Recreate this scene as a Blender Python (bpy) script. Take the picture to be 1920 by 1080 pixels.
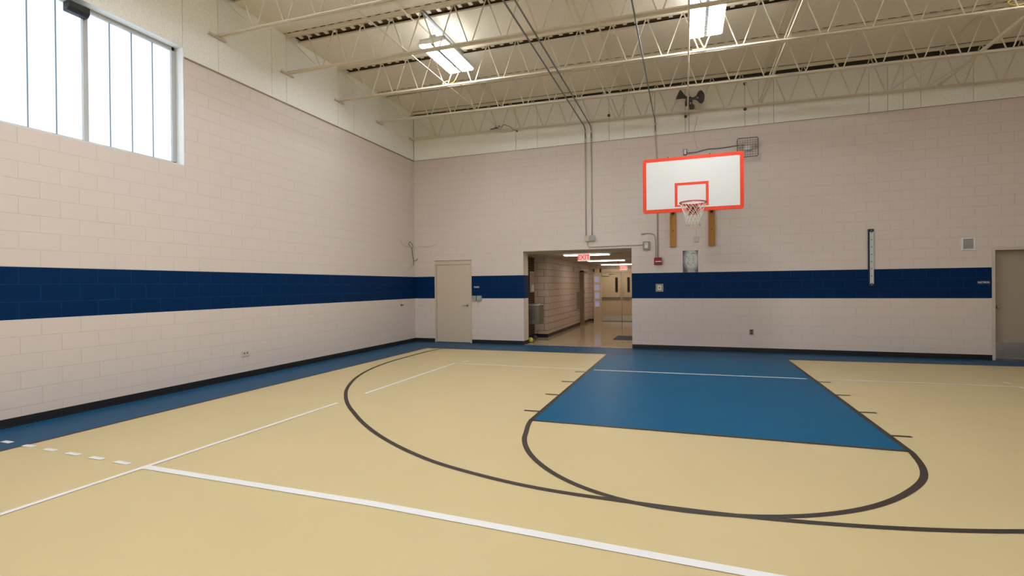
import bpy, bmesh, math, random
from mathutils import Vector, Matrix
random.seed(4)
for o in list(bpy.data.objects):
    bpy.data.objects.remove(o)
SC = bpy.context.scene
COL = SC.collection

# ------------------------------------------------------------------ camera
F = Vector((-0.33279623, 0.94298636, -0.00483698)).normalized()
ROLL = math.radians(-0.5432)
R0 = Vector((math.cos(math.radians(19.4388)), math.sin(math.radians(19.4388)), 0))
U0 = R0.cross(F)
R2 = R0 * math.cos(ROLL) + U0 * math.sin(ROLL)
U2 = -R0 * math.sin(ROLL) + U0 * math.cos(ROLL)
cam_d = bpy.data.cameras.new('camera')
cam = bpy.data.objects.new('camera', cam_d)
COL.objects.link(cam)
M = Matrix((R2, U2, -F)).transposed().to_4x4()
M.translation = Vector((7.2674, -12.3178, 1.5575))
cam.matrix_world = M
cam_d.sensor_width = 36
cam_d.lens = 924.99 * 36 / 1920
cam_d.clip_end = 200
SC.camera = cam

# ------------------------------------------------------------------ world, exposure
W = bpy.data.worlds.new('overcast_sky')
SC.world = W
W.use_nodes = True
bg = W.node_tree.nodes['Background']
bg.inputs[0].default_value = (0.74, 0.86, 1.0, 1)
bg.inputs[1].default_value = 3.2
SC.view_settings.view_transform = 'Standard'
SC.view_settings.look = 'None'
SC.view_settings.gamma = 1
SC.view_settings.use_curve_mapping = False
SC.view_settings.exposure = 0.16
SC.cycles.use_denoising = True
SC.cycles.max_bounces = 10
SC.cycles.diffuse_bounces = 7
SC.cycles.glossy_bounces = 4
SC.cycles.transmission_bounces = 4
SC.cycles.sample_clamp_indirect = 6
SC.cycles.blur_glossy = 0.5
SC.cycles.caustics_reflective = False
SC.cycles.caustics_refractive = False

LAMP_GYM = 44.0          # emission of the ceiling fixtures' lenses
LAMP_HALL = 13.0          # corridor fixtures

# ------------------------------------------------------------------ materials
def mat(name, col, rough=0.6, metal=0.0, spec=0.5, noise=0.0, nscale=20, bump=0.0, emit=None, estr=0):
    m = bpy.data.materials.new(name)
    m.use_nodes = True
    nt = m.node_tree
    b = nt.nodes['Principled BSDF']
    b.inputs['Base Color'].default_value = (*col, 1)
    b.inputs['Roughness'].default_value = rough
    b.inputs['Metallic'].default_value = metal
    b.inputs['Specular IOR Level'].default_value = spec
    if emit:
        b.inputs['Emission Color'].default_value = (*emit, 1)
        b.inputs['Emission Strength'].default_value = estr
    if noise or bump:
        tc = nt.nodes.new('ShaderNodeTexCoord')
        n = nt.nodes.new('ShaderNodeTexNoise')
        n.inputs['Scale'].default_value = nscale
        n.inputs['Detail'].default_value = 5
        nt.links.new(tc.outputs['Object'], n.inputs['Vector'])
        if noise:
            r = nt.nodes.new('ShaderNodeValToRGB')
            r.color_ramp.elements[0].position = 0.3
            r.color_ramp.elements[1].position = 0.7
            r.color_ramp.elements[0].color = tuple(max(0, c * (1 - noise)) for c in col) + (1,)
            r.color_ramp.elements[1].color = tuple(min(1, c * (1 + noise)) for c in col) + (1,)
            nt.links.new(n.outputs['Fac'], r.inputs['Fac'])
            nt.links.new(r.outputs['Color'], b.inputs['Base Color'])
        if bump:
            bp = nt.nodes.new('ShaderNodeBump')
            bp.inputs['Strength'].default_value = 0.6
            bp.inputs['Distance'].default_value = bump
            nt.links.new(n.outputs['Fac'], bp.inputs['Height'])
            nt.links.new(bp.outputs['Normal'], b.inputs['Normal'])
    return m

def block_wall(name, col, axis, stripe=None, mortar_dark=0.935, bump=0.0022, bw=0.4064, bh=0.2032, rough=0.55, mortar=0.006, col2=None, voff=0.0, uoff=0.0):
    """painted concrete block; axis 'x' or 'y' is the horizontal direction; stripe=(z0,z1,colour)"""
    m = bpy.data.materials.new(name)
    m.use_nodes = True
    nt = m.node_tree
    N = nt.nodes
    L = nt.links.new
    b = N['Principled BSDF']
    b.inputs['Roughness'].default_value = rough
    b.inputs['Specular IOR Level'].default_value = 0.10
    tc = N.new('ShaderNodeTexCoord')
    sp = N.new('ShaderNodeSeparateXYZ')
    L(tc.outputs['Object'], sp.inputs[0])
    # jambs and faces along the other direction get the pattern too
    ge = N.new('ShaderNodeNewGeometry')
    sn = N.new('ShaderNodeSeparateXYZ')
    L(ge.outputs['True Normal'], sn.inputs[0])
    ab = N.new('ShaderNodeMath'); ab.operation = 'ABSOLUTE'
    L(sn.outputs['X'], ab.inputs[0])
    gt = N.new('ShaderNodeMath'); gt.operation = 'GREATER_THAN'; gt.inputs[1].default_value = 0.7
    L(ab.outputs[0], gt.inputs[0])
    mx = N.new('ShaderNodeMix')
    L(gt.outputs[0], mx.inputs[0]); L(sp.outputs['X'], mx.inputs[2]); L(sp.outputs['Y'], mx.inputs[3])
    au = N.new('ShaderNodeMath'); au.operation = 'ADD'; au.inputs[1].default_value = 40.64 + uoff
    L(mx.outputs[0], au.inputs[0])
    cx = N.new('ShaderNodeCombineXYZ')
    L(au.outputs[0], cx.inputs[0]); L(sp.outputs['Z'], cx.inputs[1])
    br = N.new('ShaderNodeTexBrick')
    L(cx.outputs[0], br.inputs['Vector'])
    br.inputs['Scale'].default_value = 1
    br.inputs['Mortar Size'].default_value = mortar
    br.inputs['Mortar Smooth'].default_value = 0.4
    br.inputs['Brick Width'].default_value = bw
    br.inputs['Row Height'].default_value = bh
    c2 = col2 or tuple(c * 0.995 for c in col)
    br.inputs['Color1'].default_value = (*col, 1)
    br.inputs['Color2'].default_value = (*c2, 1)
    br.inputs['Mortar'].default_value = (*[c * mortar_dark for c in col], 1)
    out = br.outputs['Color']
    if stripe:
        z0, z1, sc = stripe
        g = N.new('ShaderNodeMath'); g.operation = 'GREATER_THAN'; g.inputs[1].default_value = z0
        l = N.new('ShaderNodeMath'); l.operation = 'LESS_THAN'; l.inputs[1].default_value = z1
        mu = N.new('ShaderNodeMath'); mu.operation = 'MULTIPLY'
        L(sp.outputs['Z'], g.inputs[0]); L(sp.outputs['Z'], l.inputs[0])
        L(g.outputs[0], mu.inputs[0]); L(l.outputs[0], mu.inputs[1])
        # navy paint, slightly paler in the joints
        sm = N.new('ShaderNodeMix'); sm.data_type = 'RGBA'
        L(br.outputs['Fac'], sm.inputs[0])
        sm.inputs[6].default_value = (*sc, 1)
        sm.inputs[7].default_value = (sc[0] * 2 + .002, sc[1] * 1.7 + .002, sc[2] * 1.5 + .003, 1)
        m2 = N.new('ShaderNodeMix'); m2.data_type = 'RGBA'
        L(mu.outputs[0], m2.inputs[0]); L(out, m2.inputs[6]); L(sm.outputs[2], m2.inputs[7])
        out = m2.outputs[2]
    L(out, b.inputs['Base Color'])
    n = N.new('ShaderNodeTexNoise'); n.inputs['Scale'].default_value = 90; n.inputs['Detail'].default_value = 3
    L(tc.outputs['Object'], n.inputs['Vector'])
    ad = N.new('ShaderNodeMath'); ad.operation = 'MULTIPLY_ADD'; ad.inputs[1].default_value = 0.25
    inv = N.new('ShaderNodeMath'); inv.operation = 'SUBTRACT'; inv.inputs[0].default_value = 1
    L(br.outputs['Fac'], inv.inputs[1])
    L(n.outputs['Fac'], ad.inputs[0]); L(inv.outputs[0], ad.inputs[2])
    bp = N.new('ShaderNodeBump'); bp.inputs['Strength'].default_value = 0.8; bp.inputs['Distance'].default_value = bump
    L(ad.outputs[0], bp.inputs['Height']); L(bp.outputs['Normal'], b.inputs['Normal'])
    return m

NAVY = (0.0003, 0.022, 0.088)
WALLC = (0.72, 0.635, 0.575)
M_wall = block_wall('painted_block_with_navy_stripe', WALLC, 'x', stripe=(1.2192, 1.8288, NAVY), uoff=0.1)
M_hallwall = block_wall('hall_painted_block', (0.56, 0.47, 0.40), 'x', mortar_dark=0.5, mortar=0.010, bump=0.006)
M_brick = block_wall('dark_brown_brick', (0.06, 0.038, 0.025), 'y', mortar_dark=2.6, mortar=0.012, bw=0.2, bh=0.0677, col2=(0.05, 0.032, 0.022), bump=0.006, rough=0.8)
M_panel = mat('fibre_board_panel', (0.89, 0.88, 0.81), 0.9, spec=0.1, noise=0.09, nscale=45, bump=0.002)
M_ceil = mat('ceiling_fibre_board', (0.82, 0.75, 0.62), 0.95, spec=0.1, noise=0.05, nscale=30, bump=0.003)
M_deck = mat('brown_steel_deck', (0.10, 0.055, 0.022), 0.9)
M_seam = mat('dark_seam', (0.06, 0.048, 0.034), 0.9)
M_joist = mat('cream_painted_steel', (0.74, 0.67, 0.53), 0.5, spec=0.2)
M_shadow_line = mat('brown_shadow_line', (0.33, 0.25, 0.15), 0.7)  # brown that stands in for the shadow line at the panel ledge
M_tan = mat('tan_sport_floor', (0.575, 0.465, 0.25), 0.42, spec=0.18, noise=0.02, nscale=1.2)
M_border = mat('blue_border_floor', (0.010, 0.070, 0.150), 0.42, spec=0.10, noise=0.03, nscale=2)
M_key = mat('blue_key_floor', (0.002, 0.092, 0.195), 0.42, spec=0.08, noise=0.05, nscale=2)
M_bline = mat('dark_court_line', (0.028, 0.018, 0.012), 0.45)
M_wline = mat('white_court_line', (0.76, 0.75, 0.74), 0.45)
M_base = mat('black_rubber_base', (0.010, 0.009, 0.010), 0.5)
M_hallbase = mat('navy_rubber_base', (0.008, 0.010, 0.030), 0.4)
M_door = mat('beige_painted_door', (0.64, 0.54, 0.41), 0.45)
M_doorg = mat('grey_beige_painted_door', (0.40, 0.335, 0.26), 0.45)
M_frame = mat('painted_door_frame', (0.62, 0.54, 0.48), 0.45)
M_frame_t = mat('beige_painted_frame', (0.62, 0.52, 0.39), 0.45)
M_hframe = mat('hall_brown_frame', (0.30, 0.215, 0.135), 0.5)
M_steel = mat('brushed_steel', (0.55, 0.54, 0.50), 0.35, metal=1.0, noise=0.08, nscale=14)
M_spine = mat('grey_spine', (0.16, 0.16, 0.16), 0.6)
M_chrome = mat('chrome', (0.75, 0.75, 0.75), 0.15, metal=1.0)
M_galv = mat('galvanised_conduit', (0.24, 0.25, 0.25), 0.45, metal=0.6)
M_coupl = mat('bright_fitting', (0.7, 0.7, 0.68), 0.3, metal=0.8)
M_pconduit = mat('wall_painted_conduit', (0.50, 0.42, 0.35), 0.5)
M_alu = mat('weathered_aluminium', (0.50, 0.50, 0.48), 0.6, metal=0.1)
M_thinalu = mat('blue_grey_mullion', (0.22, 0.27, 0.33), 0.5)
M_black = mat('black_plastic', (0.012, 0.014, 0.018), 0.5)
M_darkglass = mat('dark_glass', (0.015, 0.012, 0.015), 0.1)
M_white = mat('white_paint', (0.78, 0.78, 0.76), 0.4)
M_jamb = mat('white_plaster_jamb', (0.86, 0.86, 0.84), 0.7)
M_greyw = mat('light_grey_metal', (0.50, 0.50, 0.46), 0.5)
M_grey = mat('grey_metal', (0.20, 0.20, 0.18), 0.5)
M_board = mat('white_backboard_face', (0.76, 0.76, 0.72), 0.35)
M_orange = mat('orange_paint', (0.86, 0.050, 0.002), 0.45)
M_rim = mat('red_orange_rim', (0.55, 0.045, 0.02), 0.4)
M_net = mat('net_cord', (0.78, 0.74, 0.62), 0.9)
M_wood = mat('varnished_pine', (0.42, 0.20, 0.035), 0.5)
M_red = mat('red_fire_alarm', (0.28, 0.008, 0.010), 0.35)
M_yellow = mat('yellow_cable', (0.80, 0.60, 0.08), 0.5)
M_wire = mat('grey_wire', (0.10, 0.085, 0.07), 0.7)
M_bluef = mat('dark_blue_frame', (0.012, 0.022, 0.06), 0.4)
M_scale = mat('pale_scale_face', (0.55, 0.60, 0.58), 0.5)
M_horn = mat('grey_horn', (0.085, 0.08, 0.075), 0.5)
M_horni = mat('horn_inner', (0.15, 0.145, 0.13), 0.6)
M_hallfl = mat('polished_hall_floor', (0.46, 0.36, 0.24), 0.10, spec=0.5, noise=0.03, nscale=3)
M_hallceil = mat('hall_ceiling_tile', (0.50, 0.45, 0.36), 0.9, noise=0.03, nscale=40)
M_mat = mat('blue_grey_floor_mat', (0.06, 0.065, 0.12), 0.9, bump=0.003, nscale=200)
M_fount = mat('olive_grey_fountain', (0.17, 0.16, 0.11), 0.4, metal=0.3)
M_fdark = mat('fountain_louvre', (0.10, 0.09, 0.07), 0.6)
M_extwhite = mat('outdoor_apron', (0.5, 0.5, 0.5), 0.9)
M_lens = mat('lit_gym_lens', (0.9, 0.9, 0.9), 0.4, emit=(0.95, 1.005, 1.09), estr=LAMP_GYM)
M_lens_dim = mat('dim_gym_lens', (0.9, 0.9, 0.9), 0.4, emit=(0.95, 1.005, 1.09), estr=LAMP_GYM*0.22)
M_uplens = mat('lit_upper_slot', (0.9, 0.9, 0.9), 0.4, emit=(0.95, 1.005, 1.09), estr=LAMP_GYM*0.15)
M_hlens = mat('lit_hall_lens', (0.9, 0.9, 0.9), 0.4, emit=(1.0, 0.87, 0.72), estr=LAMP_HALL)
M_exitbody = mat('exit_sign_white', (0.72, 0.66, 0.60), 0.5, emit=(1.0, 0.80, 0.72), estr=0.42)
M_exitred = mat('exit_red_letters', (0.8, 0.03, 0.03), 0.5, emit=(1.0, 0.06, 0.07), estr=0.75)
M_sidelite_glow = mat('glowing_sidelight_pane', (0.3, 0.3, 0.45), 0.2, emit=(0.40, 0.37, 0.52), estr=0.36)  # daylight beyond the panes is put in as emission
M_redwire = mat('red_wire', (0.45, 0.10, 0.06), 0.6)
M_greenball = None

def pane_material():
    m = bpy.data.materials.new('translucent_white_pane')
    m.use_nodes = True
    nt = m.node_tree
    nt.nodes.remove(nt.nodes['Principled BSDF'])
    o = nt.nodes['Material Output']
    t = nt.nodes.new('ShaderNodeBsdfTranslucent'); t.inputs[0].default_value = (0.93, 0.95, 0.97, 1)
    g = nt.nodes.new('ShaderNodeBsdfDiffuse'); g.inputs[0].default_value = (0.8, 0.85, 0.9, 1)
    mx = nt.nodes.new('ShaderNodeMixShader'); mx.inputs[0].default_value = 0.25
    nt.links.new(t.outputs[0], mx.inputs[1]); nt.links.new(g.outputs[0], mx.inputs[2])
    nt.links.new(mx.outputs[0], o.inputs[0])
    return m
M_pane = pane_material()

def poster_material():
    m = bpy.data.materials.new('printed_poster')
    m.use_nodes = True
    nt = m.node_tree; N = nt.nodes; L = nt.links.new
    b = N['Principled BSDF']; b.inputs['Roughness'].default_value = 0.35
    tc = N.new('ShaderNodeTexCoord')
    mp = N.new('ShaderNodeMapping')
    # poster spans x 7.197..7.535, z 1.835..2.343 ; object space origin at its centre
    mp.inputs['Scale'].default_value = (5.2, 1, 3.0)
    mp.inputs['Location'].default_value = (-0.1, 0, -0.12)
    L(tc.outputs['Object'], mp.inputs[0])
    g = N.new('ShaderNodeTexGradient'); g.gradient_type = 'SPHERICAL'
    L(mp.outputs[0], g.inputs[0])
    r = N.new('ShaderNodeValToRGB')
    r.color_ramp.elements[0].color = (0.10, 0.07, 0.09, 1); r.color_ramp.elements[0].position = 0.0
    r.color_ramp.elements[1].color = (0.62, 0.66, 0.60, 1); r.color_ramp.elements[1].position = 0.45
    e = r.color_ramp.elements.new(0.18); e.color = (0.33, 0.28, 0.33, 1)
    L(g.outputs[0], r.inputs[0])
    n = N.new('ShaderNodeTexNoise'); n.inputs['Scale'].default_value = 26; n.inputs['Detail'].default_value = 2
    L(tc.outputs['Object'], n.inputs[0])
    r2 = N.new('ShaderNodeValToRGB')
    r2.color_ramp.elements[0].position = 0.36; r2.color_ramp.elements[0].color = (0.55, 0.66, 0.50, 1)
    r2.color_ramp.elements[1].position = 0.52; r2.color_ramp.elements[1].color = (1, 1, 1, 1)
    L(n.outputs[0], r2.inputs[0])
    mx = N.new('ShaderNodeMix'); mx.data_type = 'RGBA'; mx.blend_type = 'MULTIPLY'; mx.inputs[0].default_value = 0.8
    L(r.outputs[0], mx.inputs[6]); L(r2.outputs[0], mx.inputs[7])
    L(mx.outputs[2], b.inputs['Base Color'])
    return m

# ------------------------------------------------------------------ mesh helpers
class MB:
    def __init__(s):
        s.bm = bmesh.new(); s.mi = 0
    def _f(s, vs):
        try:
            f = s.bm.faces.new(vs); f.material_index = s.mi; return f
        except ValueError:
            return None
    def box(s, x0, x1, y0, y1, z0, z1):
        v = [s.bm.verts.new(p) for p in ((x0,y0,z0),(x1,y0,z0),(x1,y1,z0),(x0,y1,z0),(x0,y0,z1),(x1,y0,z1),(x1,y1,z1),(x0,y1,z1))]
        for q in ((3,2,1,0),(4,5,6,7),(0,1,5,4),(1,2,6,5),(2,3,7,6),(3,0,4,7)):
            s._f([v[i] for i in q])
        return s
    def sbox(s, x0, x1, y0, y1, za, zb, h):
        """box whose underside slopes from za at x0 to zb at x1, height h"""
        v = [s.bm.verts.new(p) for p in ((x0,y0,za),(x1,y0,zb),(x1,y1,zb),(x0,y1,za),(x0,y0,za+h),(x1,y0,zb+h),(x1,y1,zb+h),(x0,y1,za+h))]
        for q in ((3,2,1,0),(4,5,6,7),(0,1,5,4),(1,2,6,5),(2,3,7,6),(3,0,4,7)):
            s._f([v[i] for i in q])
        return s
    def prism(s, pts, axis, a, b):
        """polygon pts (2-D) extruded along axis from a to b"""
        def P(p, t):
            return {'x': (t, p[0], p[1]), 'y': (p[0], t, p[1]), 'z': (p[0], p[1], t)}[axis]
        A = [s.bm.verts.new(P(p, a)) for p in pts]; B = [s.bm.verts.new(P(p, b)) for p in pts]
        n = len(pts)
        s._f(A); s._f(B[::-1])
        for i in range(n):
            s._f([A[i], B[i], B[(i+1) % n], A[(i+1) % n]])
        return s
    def tube(s, pts, r, n=10, closed=False, caps=True):
        pts = [Vector(p) for p in pts]
        rs = r if isinstance(r, (list, tuple)) else [r] * len(pts)
        rings = []; m = len(pts); up = None
        for i, p in enumerate(pts):
            if closed: t = pts[(i+1) % m] - pts[i-1]
            else: t = pts[min(i+1, m-1)] - pts[max(i-1, 0)]
            t.normalize()
            if up is None:
                up = Vector((0,0,1)) if abs(t.z) < .9 else Vector((1,0,0))
            a = t.cross(up)
            if a.length < 1e-4: a = t.cross(Vector((0,1,0)))
            a.normalize(); b = a.cross(t).normalized(); up = b
            rings.append([s.bm.verts.new(p + (a*math.cos(2*math.pi*k/n) + b*math.sin(2*math.pi*k/n)) * rs[i]) for k in range(n)])
        for i in range(m if closed else m-1):
            A, B = rings[i], rings[(i+1) % m]
            for k in range(n):
                f = s._f([A[k], A[(k+1)%n], B[(k+1)%n], B[k]])
                if f: f.smooth = True
        if caps and not closed:
            s._f(rings[0]); s._f(rings[-1][::-1])
        return s
    def bar(s, p, q, w, h, up=(0,1,0)):
        """rectangular bar from p to q: w across `up` x direction, h along up"""
        p = Vector(p); q = Vector(q); t = (q-p).normalized(); u = Vector(up)
        a = t.cross(u).normalized() * w/2; b = a.cross(t).normalized() * h/2
        A = [s.bm.verts.new(p + x) for x in (a+b, a-b, -a-b, -a+b)]
        B = [s.bm.verts.new(q + x) for x in (a+b, a-b, -a-b, -a+b)]
        s._f(A); s._f(B[::-1])
        for i in range(4): s._f([A[i], B[i], B[(i+1)%4], A[(i+1)%4]])
        return s
    def lathe(s, prof, origin, axis, n=24):
        """prof = [(r, t)...] revolved round axis from origin"""
        o = Vector(origin); d = Vector(axis).normalized()
        a = d.orthogonal().normalized(); b = d.cross(a)
        rings = []
        for r, t in prof:
            if r < 1e-6: rings.append([s.bm.verts.new(o + d*t)])
            else: rings.append([s.bm.verts.new(o + d*t + (a*math.cos(2*math.pi*k/n)+b*math.sin(2*math.pi*k/n))*r) for k in range(n)])
        for A, B in zip(rings, rings[1:]):
            for k in range(n):
                if len(A) == 1 and len(B) == 1: continue
                if len(A) == 1: f = s._f([A[0], B[k], B[(k+1)%n]])
                elif len(B) == 1: f = s._f([A[k], B[0], A[(k+1)%n]])
                else: f = s._f([A[k], B[k], B[(k+1)%n], A[(k+1)%n]])
                if f: f.smooth = True
        return s
    def poly(s, pts, z):
        s._f([s.bm.verts.new((p[0], p[1], z)) for p in pts]); return s
    def ribbon(s, pts, w, z):
        P = [Vector((p[0], p[1])) for p in pts]; m = len(P); L = []; Rr = []
        for i in range(m):
            t = (P[min(i+1, m-1)] - P[max(i-1, 0)]).normalized(); n = Vector((-t.y, t.x)) * w/2
            L.append(s.bm.verts.new((P[i].x+n.x, P[i].y+n.y, z))); Rr.append(s.bm.verts.new((P[i].x-n.x, P[i].y-n.y, z)))
        for i in range(m-1): s._f([Rr[i], Rr[i+1], L[i+1], L[i]])
        return s
    def build(s, name, m, parent=None, bevel=0, fix=True):
        if fix: bmesh.ops.recalc_face_normals(s.bm, faces=s.bm.faces)
        me = bpy.data.meshes.new(name); s.bm.to_mesh(me); s.bm.free()
        o = bpy.data.objects.new(name, me); COL.objects.link(o)
        for x in (m if isinstance(m, (list, tuple)) else [m]): me.materials.append(x)
        if parent:
            o.parent = parent; o.matrix_parent_inverse = Matrix.Translation(-Vector(parent.location))
        if bevel:
            b = o.modifiers.new('bevel', 'BEVEL'); b.width = bevel; b.segments = 2; b.limit_method = 'ANGLE'
        return o

def tag(o, label=None, cat=None, group=None, kind=None):
    if label: o['label'] = label
    if cat: o['category'] = cat
    if group: o['group'] = group
    if kind: o['kind'] = kind
    return o
def thing(name, loc, label, cat, group=None):
    o = bpy.data.objects.new(name, None); COL.objects.link(o); o.location = loc; o.empty_display_size = 0.1
    return tag(o, label, cat, group)
def struct(name, loc=(0,0,0)):
    o = bpy.data.objects.new(name, None); COL.objects.link(o); o.location = loc; o.empty_display_size = 0.1
    return tag(o, kind='structure')
def box(name, m, x0, x1, y0, y1, z0, z1, parent=None, bevel=0):
    return MB().box(x0,x1,y0,y1,z0,z1).build(name, m, parent, bevel)
def text(name, s, m, size, loc, rot, parent, depth=0.004, sx=1.0, bold=0.0):
    c = bpy.data.curves.new(name, 'FONT'); c.body = s; c.size = size; c.extrude = depth; c.align_x = 'CENTER'; c.align_y = 'CENTER'; c.offset = bold
    t = bpy.data.objects.new(name, c); COL.objects.link(t)
    dg = bpy.context.evaluated_depsgraph_get()
    me = bpy.data.meshes.new_from_object(t.evaluated_get(dg)); bpy.data.objects.remove(t)
    me.transform(Matrix.Translation(Vector(loc)) @ rot @ Matrix.Scale(sx, 4, (1,0,0)))
    o = bpy.data.objects.new(name, me); COL.objects.link(o); me.materials.clear(); me.materials.append(m)
    o.parent = parent; o.matrix_parent_inverse = Matrix.Translation(-Vector(parent.location))
    return o
FRONT = Matrix.Rotation(math.pi/2, 4, 'X')      # text facing -y

def grid_wall(mb, us, vs, holes, put):
    """fill the cells between the coordinates us x vs, except those inside a hole"""
    for i in range(len(us)-1):
        for j in range(len(vs)-1):
            uc = (us[i]+us[i+1])/2; vc = (vs[j]+vs[j+1])/2
            if any(a < uc < b and c < vc < d for a,b,c,d in holes): continue
            put(us[i], us[i+1], vs[j], vs[j+1])

# ------------------------------------------------------------------ dimensions
XR = 14.75; YR = -24.5; WT = 0.41
ZB = 5.115                      # top of the block work
def z_top(x): return 6.385 - 0.0165*x      # underside of joist top chords
def z_bot(x): return 5.700 - 0.0215*x      # underside of joist bottom chords
def z_ceil(x): return z_top(x) + 0.055

# ------------------------------------------------------------------ floor
def interp_arc(c, samples, n, cut=math.pi*0.6):
    """smooth open curve through measured (x,y) points, as radius over angle about c"""
    P = sorted((((math.atan2(y-c[1], x-c[0]) - cut) % (2*math.pi)) + cut, math.hypot(x-c[0], y-c[1])) for x, y in samples)
    out = []
    for i in range(n+1):
        a = P[0][0] + (P[-1][0]-P[0][0])*i/n
        k = 0
        while k < len(P)-2 and P[k+1][0] < a: k += 1
        def tang(i):
            if i == 0 or i == len(P)-1:
                j = min(max(i,1), len(P)-1); return (P[j][1]-P[j-1][1])/(P[j][0]-P[j-1][0])
            return (P[i+1][1]-P[i-1][1])/(P[i+1][0]-P[i-1][0])
        h = P[k+1][0]-P[k][0]; t = (a-P[k][0])/h
        r = (2*t**3-3*t**2+1)*P[k][1] + (t**3-2*t**2+t)*h*tang(k) + (-2*t**3+3*t**2)*P[k+1][1] + (t**3-t**2)*h*tang(k+1)
        out.append((c[0]+r*math.cos(a), c[1]+r*math.sin(a)))
    return out

fl = MB()
fl.mi = 0; fl.box(0, XR, YR, 0.0, -0.12, 0.0)
fl.mi = 1      # blue border and key
fl.poly([(0,YR),(0.98,YR),(1.0,-8.1),(1.03,-1.27),(0,-1.27)], 0.001)
fl.poly([(0,-1.27),(1.03,-1.27),(5.60,-1.185),(9.19,-1.03),(13.05,-0.79),(XR,-0.75),(XR,0),(0,0)], 0.001)
fl.poly([(13.75,YR),(XR,YR),(XR,-0.75),(13.75,-0.78)], 0.0012)
fl.mi = 2
KEY = [(5.60,-1.185),(9.19,-1.03),(9.185,-6.83),(5.57,-6.88)]
fl.poly(KEY, 0.0015)
fl.mi = 3      # dark lines
fl.ribbon([(1.0,YR),(0.985,-8.1),(1.08,-1.265)], 0.05, 0.003)
fl.ribbon([(1.06,-1.265),(5.60,-1.185)], 0.05, 0.003)
fl.ribbon([(5.60,-1.185),(9.19,-1.03)], 0.03, 0.0028)
fl.ribbon([(9.19,-1.03),(13.05,-0.78),(XR,-0.72)], 0.05, 0.003)
fl.ribbon([(5.60,-1.165),(5.565,-6.9)], 0.052, 0.003)
fl.ribbon([(9.19,-1.01),(9.195,-6.86)], 0.052, 0.003)
fl.ribbon([(5.57,-6.885),(9.19,-6.845)], 0.052, 0.003)
for x0,y0,x1,y1 in ((5.377,-3.60,5.58,-3.58),(5.362,-4.54,5.58,-4.525),(5.36,-5.52,5.58,-5.51),(5.355,-6.48,5.58,-6.47),
                    (9.19,-3.43,9.385,-3.415),(9.19,-4.40,9.39,-4.38),(9.19,-5.37,9.393,-5.35),(9.19,-6.345,9.392,-6.325)):
    fl.ribbon([(x0,y0),(x1,y1)], 0.05, 0.0032)
FT = interp_arc((7.38,-6.88), [(5.57,-6.9),(5.645,-7.30),(5.705,-7.556),(6.037,-8.171),(6.447,-8.537),(6.91,-8.722),(7.35,-8.74),(7.805,-8.649),(8.331,-8.385),(8.788,-7.936),(9.04,-7.535),(9.17,-7.046),(9.195,-6.86)], 120)
fl.ribbon(FT, 0.052, 0.0031)
TP = interp_arc((7.35,-2.69), [(1.50,-1.27),(1.425,-2.02),(1.426,-2.77),(1.455,-3.511),(1.532,-4.04),(1.645,-4.505),(1.805,-4.97),(1.968,-5.353),(2.184,-5.757),(2.426,-6.148),(2.680,-6.485),(2.931,-6.781),(3.185,-7.042),(3.455,-7.292),(5.051,-8.392),(5.593,-8.574),(6.146,-8.689),(6.91,-8.722),(7.8,-8.690),(8.265,-8.627),(9.246,-8.38),(11.0,-7.42),(12.3,-6.1),(13.1,-4.4),(13.35,-2.69),(13.3,-0.9)], 220)
fl.ribbon(TP, 0.052, 0.0033)
fl.mi = 4      # white lines, broken where they meet the dark ones
fl.ribbon([(2.855,-3.392 + 0.1),(2.835,-6.25)], 0.05, 0.0036)
fl.ribbon([(2.835,-6.86),(2.79,-9.344),(2.765,-10.3),(2.73,-12.5),(2.7,-21)], 0.052, 0.0036)
fl.ribbon([(2.86,-3.32),(5.50,-3.325)], 0.05, 0.0034)
fl.ribbon([(5.66,-3.325),(9.10,-3.20)], 0.05, 0.0034)
fl.ribbon([(9.27,-3.19),(11.862,-3.03)], 0.05, 0.0034)
fl.ribbon([(11.862,-3.03),(12.0,-8.9),(12.1,-21)], 0.05, 0.0036)
fl.ribbon([(2.79,-9.33),(5.137,-9.325),(7.294,-9.40),(9.5,-9.46),(12.0,-9.5)], 0.075, 0.0038)
for k, (x0, x1) in enumerate(((0.612,0.760),(0.985,1.148),(1.335,1.508),(1.685,1.873),(2.038,2.223),(2.397,2.584))):
    y = -9.28 - 0.008*k
    fl.ribbon([(x0,y),(x1,y)], 0.052, 0.0038)
fl.ribbon([(3.00,-2.97),(2.94,-3.14)], 0.05, 0.0036)
fl.ribbon([(11.848,-2.677),(11.88,-2.80)], 0.05, 0.0036)
floor = fl.build('floor', [M_tan, M_border, M_key, M_bline, M_wline], fix=False)
tag(floor, kind='structure')

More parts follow.
